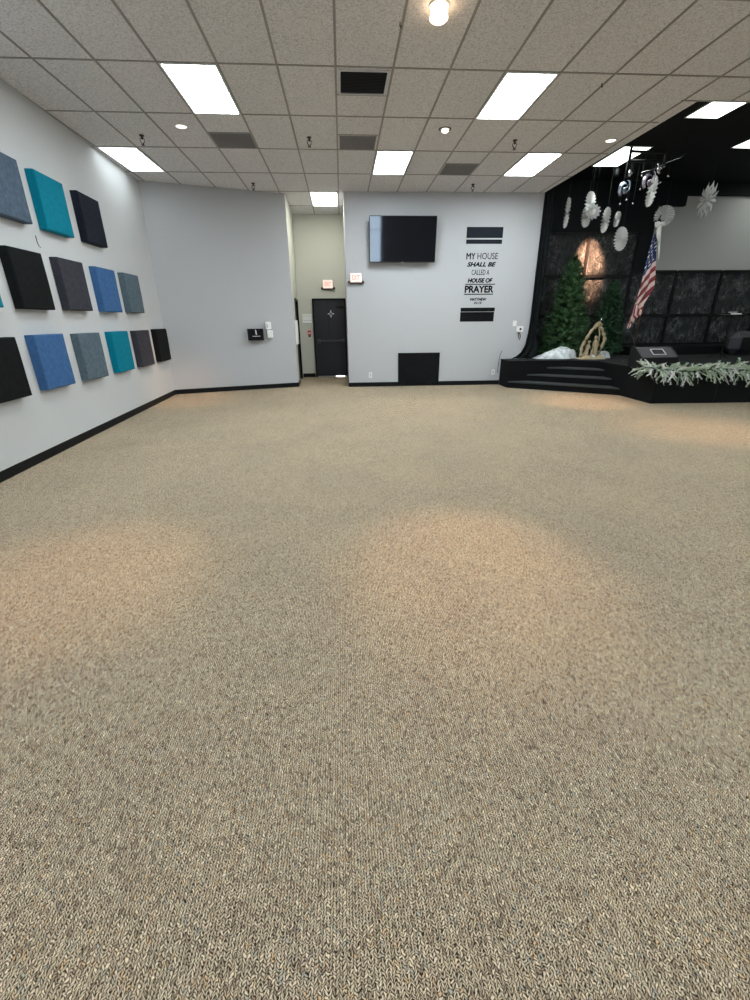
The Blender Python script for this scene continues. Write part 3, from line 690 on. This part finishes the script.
# ------------------------------------------------------------------ snow blankets
def mound(cx, cy, a, b, h, seed, lab, rot=0, skew=.0):
    rnd = random.Random(seed); ph = [rnd.uniform(0, 6) for _ in range(10)]
    mb = MB(); nr, na = 16, 60
    vs = []
    for i in range(nr+1):
        r = i/nr
        for k in range(na):
            t = 2*PI*k/na; e = 1+.06*math.sin(5*t+ph[0])+.04*math.sin(9*t+ph[1])
            x = a*r*e*math.cos(t); y = b*r*e*math.sin(t)
            z = h*(1-r**2)**(.8 if skew == 0 else .55)*(1+skew*x/a)*(1 if skew == 0 else .72) + (.028*math.sin(x*17+ph[2])*math.cos(y*21+ph[3])+.018*math.sin(x*37+y*29+ph[4]) if r < .97 else 0)*(1-r**4)
            c_, s_ = math.cos(rot), math.sin(rot)
            vs.append((cx+x*c_-y*s_, cy+x*s_+y*c_, .6+.003+max(z, 0.0)))
    fs = [(i*na+k, i*na+(k+1) % na, (i+1)*na+(k+1) % na, (i+1)*na+k) for i in range(nr) for k in range(na)]
    mb.add(vs, fs); mb.add([vs[nr*na+k] for k in range(na)], [tuple(range(na-1, -1, -1))])
    tag(mb.build('snow_blanket', C['snow'], smooth=True, origin=(cx, cy, .6)), lab, 'fake snow')
mound(5.07, 10.72, .50, .24, .27, 3, 'long white fake snow mound in front of the taller tree', -.10, .93)
mound(6.25, 10.62, .15, .12, .17, 5, 'small white fake snow clump right of the nativity stable')

# ------------------------------------------------------------------ nativity stable
nx0, ny0, nz0 = 5.82, 10.42, .6
t = empty('nativity_stable', (nx0, ny0, nz0), 'tan nativity arch with small robed figures on the stage', 'nativity scene')
rnd = random.Random(9)
def fn(u, v):
    x = nx0-.30+u*.62; y = ny0-.14+v*.28; e = min(1, min(u, 1-u, v, 1-v)*5)
    return (x, y, nz0+.002+e*(.075+.016*math.sin(x*40)*math.cos(y*37)+.01*math.sin(x*71+y*50)))
MB().grid(fn, 30, 14).build('rocky_base', C['straw'], t, True)
def arch(y, d, r0):
    L = [(-.25, .05), (-.27, .26), (-.20, .45), (-.08, .64), (.05, .77)]; Rr = [(.05, .77), (.17, .62), (.25, .45), (.22, .24), (.13, .05)]
    for k, P_ in enumerate((L, Rr)):
        pts = []
        for i in range(len(P_)-1):
            for q in range(5):
                f_ = q/5; pts.append((nx0+P_[i][0]*(1-f_)+P_[i+1][0]*f_, y+.01*math.sin(i*2+q), nz0+P_[i][1]*(1-f_)+P_[i+1][1]*f_))
        pts.append((nx0+P_[-1][0], y, nz0+P_[-1][1]))
        MB().tube(pts, [r0*(1+.25*math.sin(i*1.9+k)) for i in range(len(pts))], 8).build('arch_branch', C['straw'], t, True)
arch(ny0-.03, 0, .034)
MB().tube([(nx0+.05, ny0-.03, nz0+.77), (nx0+.13, ny0+.0, nz0+.55), (nx0+.15, ny0+.03, nz0+.3), (nx0+.09, ny0+.05, nz0+.06)], .018, 7).build('arch_branch', C['straw'], t, True)
e = MB().ball((nx0+.05, ny0-.03, nz0+.77), .055, 8); e.tube([(nx0-.05, ny0-.03, nz0+.73), (nx0+.05, ny0-.04, nz0+.79), (nx0+.14, ny0-.03, nz0+.74)], .025, 7); e.build('roof_knot', C['straw'], t, True)
e = MB()
for k in range(5):
    a = PI/2+k*2*PI/5; c_ = Vector((nx0+.065, ny0-.075, nz0+.85))
    e.add([c_+Vector((.014*math.cos(a-.63), 0, .014*math.sin(a-.63))), c_+Vector((.05*math.cos(a), 0, .05*math.sin(a))), c_+Vector((.014*math.cos(a+.63), 0, .014*math.sin(a+.63))), c_+Vector((0, -.012, 0)), c_+Vector((0, .012, 0))], [(0, 1, 3), (1, 2, 3), (1, 0, 4), (2, 1, 4)])
e.build('star', C['silver'], t)
def figure(x, y, h, lean, m):
    f = MB(); z = nz0+.055
    pr = [(.001, 0), (.062, 0), (.058, .15), (.045, .45), (.050, .62), (.040, .74), (.017, .80), (.016, .83), (.030, .87), (.032, .93), (.022, .98), (.001, 1.0)]
    Mx = Matrix.Translation((x, y, z)) @ Matrix.Shear('XY', 4, (lean, 0)) if False else Matrix.Translation((x, y, z)) @ Matrix.Rotation(lean, 4, 'Y')
    k_ = h/.36
    f.lathe([(r*k_, q*h) for r, q in pr], (0, 0, 0), 14, Mx)
    for s in (-1, 1): f.tube([Mx @ Vector((s*.045*k_, 0, h*.68)), Mx @ Vector((s*.055*k_, -.03, h*.52)), Mx @ Vector((s*.012, -.06, h*.56))], [.014*k_, .013*k_, .010*k_], 7)
    f.build('robed_figure', m, t, True)
figure(nx0-.14, ny0, .36, .16, C['straw']); figure(nx0+.08, ny0, .46, -.05, C['straw']); figure(nx0-.03, ny0-.06, .20, .1, C['straw'])
e = MB().box(nx0-.05, nx0+.06, ny0-.12, ny0-.06, nz0+.04, nz0+.075, .01); e.ball((nx0, ny0-.09, nz0+.08), .024, 8); e.build('manger', C['snow'], t, True)

# ------------------------------------------------------------------ hanging decorations over the stage
def fan(x, y, z, R_, ang, lab, style='rosette', tilt=0, thick=.045):
    t = empty('paper_fan', (x, y, z), lab, 'paper fan', 'white paper fans hanging above the stage')
    M = Matrix.Translation((x, y, z)) @ Matrix.Rotation(ang, 4, 'Z') @ Matrix.Rotation(tilt, 4, 'Y')
    n = 44; vs = [(0, -thick*.35, 0), (0, thick*.35, 0)]
    ring1 = []; ring2 = []
    for k in range(n):
        a = 2*PI*k/n; r = R_*(1 if style != 'spiky' else (1.0 if k % 4 < 2 else .78)); yy = thick*.5*(1 if k % 2 else -1)
        vs.append((r*.45*math.cos(a), yy*.6, r*.45*math.sin(a)))
    for k in range(n):
        a = 2*PI*k/n; r = R_*(1 if style != 'spiky' else (1.0 if k % 4 < 2 else .80)); yy = thick*.5*(1 if k % 2 else -1)
        if style == 'rosette': r *= 1 if k % 2 else .93
        vs.append((r*math.cos(a), yy, r*math.sin(a)))
    fs = []
    for k in range(n):
        k2 = (k+1) % n
        fs += [(0, 2+k, 2+k2), (1, 2+k2, 2+k), (2+k, 2+n+k, 2+n+k2, 2+k2)]
    mb = MB().add([M @ Vector(v) for v in vs], fs); mb.build('pleated_disc', C['paperfan'], t)
    if style == 'spiky':
        d = MB()
        for s in (-1, 1): d.lathe([(.001, s*.03), (R_*.3, s*.022), (R_*.42, 0)], (0, 0, 0), 18, M @ Matrix.Rotation(PI/2, 4, 'X'))
        d.build('centre_disc', C['paperfan'], t)
    MB().tube([(x, y, z+R_*.98), (x, y, SH-.002)], .0012, 4).build('hanging_string', C['string'], t)
rad = math.radians
fan(5.00, 10.9, 3.62, .29, rad(74), 'white paper fan hanging edge on, leftmost over the stage')
fan(5.52, 10.95, 3.80, .24, rad(38), 'grey white paper fan hanging above the spiky one', thick=.05)
fan(5.52, 11.05, 3.57, .20, rad(36), 'grey paper fan directly below another fan left of the spiky one', thick=.05)
fan(5.49, 10.7, 3.60, .145, rad(-24), 'white spiky rosette facing the room', 'spiky', thick=.04)
fan(5.90, 10.9, 3.49, .25, rad(80), 'narrow white paper fan right of the spiky rosette')
fan(6.16, 10.9, 3.51, .15, rad(83), 'small grey paper fan below the blue foil swirl')
fan(6.33, 10.9, 3.13, .245, rad(25), 'round paper fan hanging lowest before the foil panels')
fan(6.83, 10.9, 4.03, .29, rad(76), 'large paper fan right of the foil swirls')
fan(7.50, 11.3, 3.655, .215, rad(-20), 'bright white paper fan hanging behind the top of the flag pole', thick=.06)
def snowflake(x, y, z, R_, ang, lab):
    t = empty('paper_snowflake', (x, y, z), lab, 'paper snowflake')
    M = Matrix.Translation((x, y, z)) @ Matrix.Rotation(ang, 4, 'Z'); mb = MB()
    for k in range(22):
        a = 2*PI*k/22; c_, s_ = math.cos(a), math.sin(a); p = R_*.24; yy = .05*(1 if k % 2 else -1)
        L = [(.0, 0, 0), (R_*.55*c_-s_*p*.5, yy, R_*.55*s_+c_*p*.5), (R_*c_, yy*.3, R_*s_), (R_*.55*c_+s_*p*.5, yy, R_*.55*s_-c_*p*.5), (R_*.5*c_, yy+.035, R_*.5*s_)]
        mb.add([M @ Vector(v) for v in L], [(0, 1, 4), (1, 2, 4), (2, 3, 4), (3, 0, 4)])
    mb.build('petals', C['paperfan'], t)
    MB().tube([(x, y, z+R_*.98), (x, y, SH-.002)], .0012, 4).build('hanging_string', C['string'], t)
snowflake(8.15, 10.9, 3.88, .36, rad(80), 'layered white paper snowflake before the plain grey stage wall')
def swirl(x, y, z, R_, ang, m, lab):
    t = empty('foil_swirl', (x, y, z), lab, 'foil swirl'); M = Matrix.Translation((x, y, z)) @ Matrix.Rotation(ang, 4, 'Z')
    for arm in range(2):
        mb = MB(); n = 22; vs = []
        for i in range(n+1):
            f_ = i/n; a = arm*PI+f_*4.2; r = R_*(.12+.88*f_); wd = R_*.13*math.sin(PI*min(1, f_*1.05+.05))+.01
            for s in (-1, 1): vs.append(M @ Vector(((r+s*wd)*math.cos(a), .03*s+.05*(f_-.5), (r+s*wd)*math.sin(a))))
        mb.add(vs, [(2*i, 2*i+1, 2*i+3, 2*i+2) for i in range(n)]); o = mb.build('spiral_arm', m, t, True)
        md = o.modifiers.new('thickness', 'SOLIDIFY'); md.thickness = .004
    MB().tube([(x, y, z+R_*.9), (x, y, SH-.002)], .0012, 4).build('hanging_string', C['string'], t)
swirl(6.05, 10.6, 4.02, .17, rad(20), C['foilblue'], 'pale blue foil swirl hanging above the stage')
swirl(6.50, 10.5, 4.14, .18, rad(15), C['foillilac'], 'lilac foil swirl hanging right of the blue one')
swirl(6.15, 10.7, 4.30, .09, rad(70), C['silver'], 'small silver foil swirl hanging above the blue one')
swirl(6.66, 10.5, 4.34, .10, rad(65), C['silver'], 'small silver foil swirl hanging above the lilac one')
for k, (x, z, r) in enumerate([(6.78, 4.38, .02), (6.11, 3.80, .022), (6.62, 3.93, .018), (6.90, 4.22, .026), (5.98, 3.72, .02), (6.28, 3.74, .018), (6.33, 4.22, .016), (6.72, 4.28, .022), (6.80, 4.12, .018), (6.35, 3.98, .016)]):
    y = 10.55+.03*(k % 3)
    labs = ['beside the upper silver swirl', 'just below the blue swirl', 'below the lilac swirl', 'near the top of the large right fan', 'lowest on the left string', 'between the blue swirl and the low fan', 'between the two foil swirls', 'above the large right fan', 'touching the edge of the large right fan', 'left below the lilac swirl']
    t = empty('hanging_bauble', (x, y, z), 'tiny silver bauble hanging '+labs[k], 'bauble', 'silver baubles hanging over the stage')
    MB().ball((x, y, z), r, 8).build('ball', C['silver'], t, True); MB().tube([(x, y, z+r*.9), (x, y, SH-.002)], .0012, 4).build('hanging_string', C['string'], t)
# lighting frame hung under the black ceiling
t = empty('lighting_frame', (6.0, 10.3, SH), 'black metal lighting frame crossing the stage ceiling light', 'lighting frame')
f = MB().tube([(5.72, 10.05, 4.545), (5.72, 10.05, 4.06)], .028, 8); f.build('upright', C['blackmetal'], t)
MB().tube([(5.70, 10.05, 4.48), (6.5, 10.15, 4.50)], .026, 8).build('crossbar', C['blackmetal'], t)
MB().tube([(5.70, 10.05, 4.32), (6.45, 10.15, 4.36)], .026, 8).build('crossbar', C['blackmetal'], t)
MB().tube([(6.5, 10.15, 4.54), (6.5, 10.15, 4.30)], .022, 8).build('upright', C['blackmetal'], t)
o = MB().tube([(6.1, 10.2, 4.18), (6.35, 10.2, 4.24), (6.6, 10.2, 4.36), (6.85, 10.25, 4.44), (7.05, 10.3, 4.545)], .009, 6).build('silver_branch', C['silver'], smooth=True, origin=(6.6, 10.2, 4.35)); tag(o, 'thin silver branch slanting under the black stage ceiling', 'branch')

# ------------------------------------------------------------------ flag
fx, fy = 6.40, 9.75
t = empty('flag_stand', (fx, fy, .6), 'wooden flag pole on a stand at the middle of the stage', 'flag pole')
MB().lathe([(.001, .03), (.03, .09), (.035, .06), (.13, .03), (.15, .015), (.15, .001), (.001, .001)], (fx, fy, .6), 24).build('base', C['bronze'], t, True)
MB().tube([(fx, fy, .64), (fx, fy, 3.28)], .013, 10).build('pole', C['pole'], t, True)
e = MB().box(fx-.03, fx+.015, fy-.02, fy+.02, 3.24, 3.30, .006); e.tube([(fx-.03, fy, 3.18), (fx-.02, fy, 3.30), (fx, fy, 3.37)], [.016, .02, .010], 8)
e.add([(fx-.02, fy-.01, 3.27), (fx-.14, fy-.02, 3.285), (fx-.10, fy-.02, 3.25), (fx-.02, fy-.01, 3.225), (fx-.02, fy+.015, 3.25)], [(0, 1, 2, 3), (0, 4, 1), (3, 2, 4), (4, 2, 1)])
e.add([(fx, fy-.01, 3.27), (fx+.08, fy-.02, 3.285), (fx+.06, fy-.02, 3.25), (fx, fy-.01, 3.225), (fx, fy+.015, 3.25)], [(3, 2, 1, 0), (1, 4, 0), (4, 2, 3), (1, 2, 4)])
e.build('eagle_finial', C['blackmetal'], t)
fl = empty('flag', (fx, fy, 3.1), 'united states flag draped down from the pole top', 'flag')
LEFT = [(3.09, 6.33), (2.898, 6.264), (2.668, 6.243), (2.434, 6.224), (2.213, 6.222), (1.931, 6.19), (1.682, 6.148), (1.447, 6.122), (1.29, 6.113)]
RIGHT = [(3.09, 6.372), (2.846, 6.407), (2.561, 6.455), (2.305, 6.503), (2.081, 6.536), (1.892, 6.451), (1.758, 6.384), (1.563, 6.396), (1.485, 6.281), (1.367, 6.218), (1.29, 6.147)]
nu, nv = 70, 240
vs = []; 
def fpt(u, v):
    z = 3.10 - v*1.80; xl = lerp(LEFT, z); xr = lerp(RIGHT, z)
    x = xl+(xr-xl)*u
    amp = .022*min(1, v*2+.1)
    y = fy-.05 - amp*math.sin(u*13+v*2.2) - .03*math.sin(u*5+1)
    zz = z + (.03*math.sin(u*30) if v > .97 else 0)
    return (x, y, zz)
mb = MB()
mb.v = [fpt(i/nu, j/nv) for j in range(nv+1) for i in range(nu+1)]
for j in range(nv):
    for i in range(nu):
        z = 3.10-1.80*(j+.5)/nv; u = (i+.5)/nu; xl = lerp(LEFT, z); xr = lerp(RIGHT, z); x = xl+(xr-xl)*u
        c_ = z - 1.27*(x-6.45)       # constant along the visible stripes
        if c_ > 2.561:
            k = 0
            # star lattice following the folds
            a = (x-6.40+ (3.1-z)*.10)/.062; b_ = (c_-2.5)/.085
            a2 = a + (.5 if int(math.floor(b_)) % 2 else 0)
            if (abs((a2 % 1)-.5)*.062)**2 + (abs((b_ % 1)-.5)*.085)**2 < .017**2: k = 3
            else: k = 2
        else:
            q = (2.561-c_)/.108
            if z < 1.80-.7*(x-6.15): q = (x-6.105)/.030
            k = 1 if int(math.floor(q)) % 2 == 0 else 0
        mb.f.append((j*(nu+1)+i, j*(nu+1)+i+1, (j+1)*(nu+1)+i+1, (j+1)*(nu+1)+i)); mb.mi.append(k)
o = mb.build('cloth', [C['fl_red'], C['fl_white'], C['fl_blue'], C['fl_star']], fl, True)
md = o.modifiers.new('thickness', 'SOLIDIFY'); md.thickness = .002
# white ribbon bow tied at the top
rb = empty('ribbon_bow', (fx, fy-.05, 3.18), 'white ribbon bow tied at the top of the flag pole', 'ribbon')
e = MB().ball((fx-.075, fy-.07, 3.20), .06, 10, (1, .6, .9)); e.ball((fx+.02, fy-.06, 3.21), .05, 10, (1, .6, .9)); e.build('bow_loop', C['ribbon'], rb, True)
e = MB().tube([(fx-.02, fy-.07, 3.17), (fx-.05, fy-.10, 3.08), (fx-.03, fy-.10, 3.0), (fx-.0, fy-.09, 2.90)], [.03, .045, .04, .012], 8)
e.tube([(fx, fy-.07, 3.12), (fx+.01, fy-.09, 2.95), (fx+.045, fy-.10, 2.75), (fx+.075, fy-.10, 2.58)], [.02, .022, .018, .006], 8); e.build('ribbon_tail', C['ribbon'], rb, True)

# ------------------------------------------------------------------ floor speaker, music stand, far right cabinet
sp = empty('floor_speaker', (5.92, 8.5, .6), 'black wedge floor speaker at the front corner of the stage', 'speaker')
sx0, sx1 = 5.60, 6.34
SY = 8.25
prf = [(SY, .602), (SY, .80), (SY+.26, .965), (SY+.36, .965), (SY+.36, .602)]
def wedge(x0, x1, pr): 
    n = len(pr); return MB().add([(x0, y, z) for y, z in pr]+[(x1, y, z) for y, z in pr], [tuple(range(n)), tuple(range(2*n-1, n-1, -1))]+[(i, n+i, n+(i+1) % n, (i+1) % n) for i in range(n)])
wedge(sx0+.02, sx1-.02, prf).build('cabinet', C['spk'], sp)
for x in (sx0, sx1-.02): wedge(x, x+.02, [(SY-.008, .602), (SY-.008, .805), (SY+.255, .975), (SY+.368, .975), (SY+.368, .602)]).build('side_cheek', C['blackmetal'], sp)
Mw = Matrix.Translation((6.0, SY+.13, .8825)) @ Matrix.Rotation(math.atan2(.165, .26), 4, 'X')
f = MB(); 
for (a, b_, c_, d_) in [(-.13, .13, -.085, -.072), (-.13, .13, .072, .085), (-.13, -.117, -.072, .072), (.117, .13, -.072, .072)]: f.box(a, b_, c_, d_, .001, .010, 0, Mw)
f.build('plate_rim', C['alu'], sp)
f = MB().box(-.105, -.008, -.062, .062, .001, .006, 0, Mw); f.box(.008, .105, -.062, .062, .001, .006, 0, Mw); f.build('recessed_socket', C['vent_dark'], sp)
MB().box(sx0+.03, sx1-.03, SY-.012, SY-.002, .63, .79).build('front_grille', C['blackmetal'], sp)
t = empty('music_stand', (8.70, 10.0, .6), 'black music stand with white sheet edges at the right', 'music stand')
MB().tube([(8.70, 10.0, .62), (8.70, 10.0, 1.50)], .012, 8).build('pole', C['blackmetal'], t)
f = MB()
for a in range(3): f.tube([(8.70, 10.0, .75), (8.70+.25*math.cos(a*2.09+.5), 10+.25*math.sin(a*2.09+.5), .61)], .008, 6)
f.build('tripod', C['blackmetal'], t)
MB().box(-.28, .28, -.16, .16, -.006, .006, .002, Matrix.Translation((8.72, 10.05, 1.53)) @ Matrix.Rotation(rad(4), 4, 'X')).build('tray', C['blackmetal'], t)
MB().box(-.13, .11, -.172, -.15, .008, .035, 0, Matrix.Translation((8.70, 10.05, 1.53))).build('sheet_stack', C['paper'], t)
MB().box(-.03, .16, .05, .08, .03, .045, 0, Matrix.Translation((8.74, 10.05, 1.55))).build('sheet_stack', C['paper'], t)
t = empty('stage_amplifier', (10.9, 10.9, .6), 'black rounded amplifier cabinet at the far right picture edge', 'amplifier')
MB().box(9.62, 10.6, 10.75, 11.15, .602, 1.16, .16).build('cabinet', C['spk'], t, False)
MB().box(9.80, 10.42, 10.738, 10.752, .72, 1.02).build('grille', C['blackmetal'], t)

# ------------------------------------------------------------------ flocked garland along the stage edge
ga = empty('garland', (6.5, 7.8, .6), 'frosted white and green garland along the stage front edge', 'garland')
path = [(5.69, 8.30), (5.69, 8.1), (5.70, 7.88), (6.2, 7.83)]+[(6.2+.5*k, FY(6.2+.5*k)-.02) for k in range(1, 9)]
seg = [0]
for a, b in zip(path[:-1], path[1:]): seg.append(seg[-1]+math.hypot(b[0]-a[0], b[1]-a[1]))
def gp(s):
    for k in range(len(seg)-1):
        if s <= seg[k+1]:
            f_ = (s-seg[k])/(seg[k+1]-seg[k]); a, b = path[k], path[k+1]; return Vector((a[0]+(b[0]-a[0])*f_, a[1]+(b[1]-a[1])*f_, .605+.02*math.sin(s*5)))
    return Vector((*path[-1], .6))
rnd = random.Random(4)
MB().tube([gp(seg[-1]*i/80)+Vector((0, 0, .015)) for i in range(81)], .018, 6).build('stem', C['garl_stem'], ga)
gm = MB(); ns = int(seg[-1]/.0135)
for k in range(ns):
    s = seg[-1]*(k+rnd.random())/ns; p = gp(s); tn = (gp(min(s+.02, seg[-1]))-gp(max(s-.02, 0))).normalized(); out = Vector((tn.y, -tn.x, 0))
    a = rnd.uniform(-.75, 1.75)   # from hanging down the front to lying on the top
    d = (out*math.sin(a+.25)*1.0 + Vector((0, 0, -1))*math.cos(a+.35)*.9 + tn*rnd.uniform(-.9, .9))
    if a > 1.2: d += Vector((0, 0, .7))
    if a < -.2: d = Vector((0, 0, 1.0))*rnd.uniform(.1, .7)+tn*rnd.uniform(-1, 1)+out*rnd.uniform(-.5, .6)
    d.normalize(); L = rnd.uniform(.15, .29)
    if d.z < 0 and out.dot(d) < .25: d = (d+out*.5).normalized()
    gm.m = 1 if rnd.random() < .42 else 0
    s1 = d.cross(Vector((.3, .2, 1))).normalized(); s2 = s1.cross(d); n = 15
    for q in range(n):
        f_ = (q+1)/n; c_ = p+out*.02+d*L*f_+Vector((0, 0, -.35*L*L*f_*f_*2))+s1*.02*math.sin(f_*5+k)
        for sd in (-1, 1):
            th = rnd.uniform(-.5, .5)
            o_ = s1*sd*math.cos(th)+s2*math.sin(th); e_ = (o_*.75+d*.8).normalized()*rnd.uniform(.04, .065)*(1.1-.5*f_); wv = d.cross(o_).normalized()*.003+d*.005
            gm.add([c_-wv, c_+wv, c_+e_*.6+wv*1.3, c_+e_, c_+e_*.6-wv*1.3], [(0, 1, 2, 3, 4)])
gm.build('sprigs', [C['frost'], C['frostw']], ga)

# warm accent lamp grazing the foil panels between the trees
t = empty('accent_spotlight', (6.15, 11.2, SH), 'small black accent spotlight under the black stage ceiling', 'spotlight')
MB().lathe([(.001, .02), (.05, .015), (.055, -.10), (.045, -.12), (.001, -.10)], (6.15, 11.2, SH-.08), 18).build('can', C['blackmetal'], t, True)
MB().tube([(6.15, 11.2, SH-.065), (6.15, 11.2, SH-.001)], .008, 6).build('mount', C['blackmetal'], t)
ld = bpy.data.lights.new('lamp', 'SPOT'); ld.energy = 1500; ld.color = (1, .52, .30); ld.spot_size = rad(27); ld.spot_blend = 1.0; ld.shadow_soft_size = .02
lo = bpy.data.objects.new('lamp_light', ld); COL.objects.link(lo); lo.parent = t; lo.location = (0, 0, -.21)
lo.rotation_euler = (Vector((6.42, 12.35, 2.80))-Vector((6.15, 11.2, SH-.21))).to_track_quat('-Z', 'Y').to_euler()

for o in bpy.data.objects:
    if '_o' in o: del o['_o']
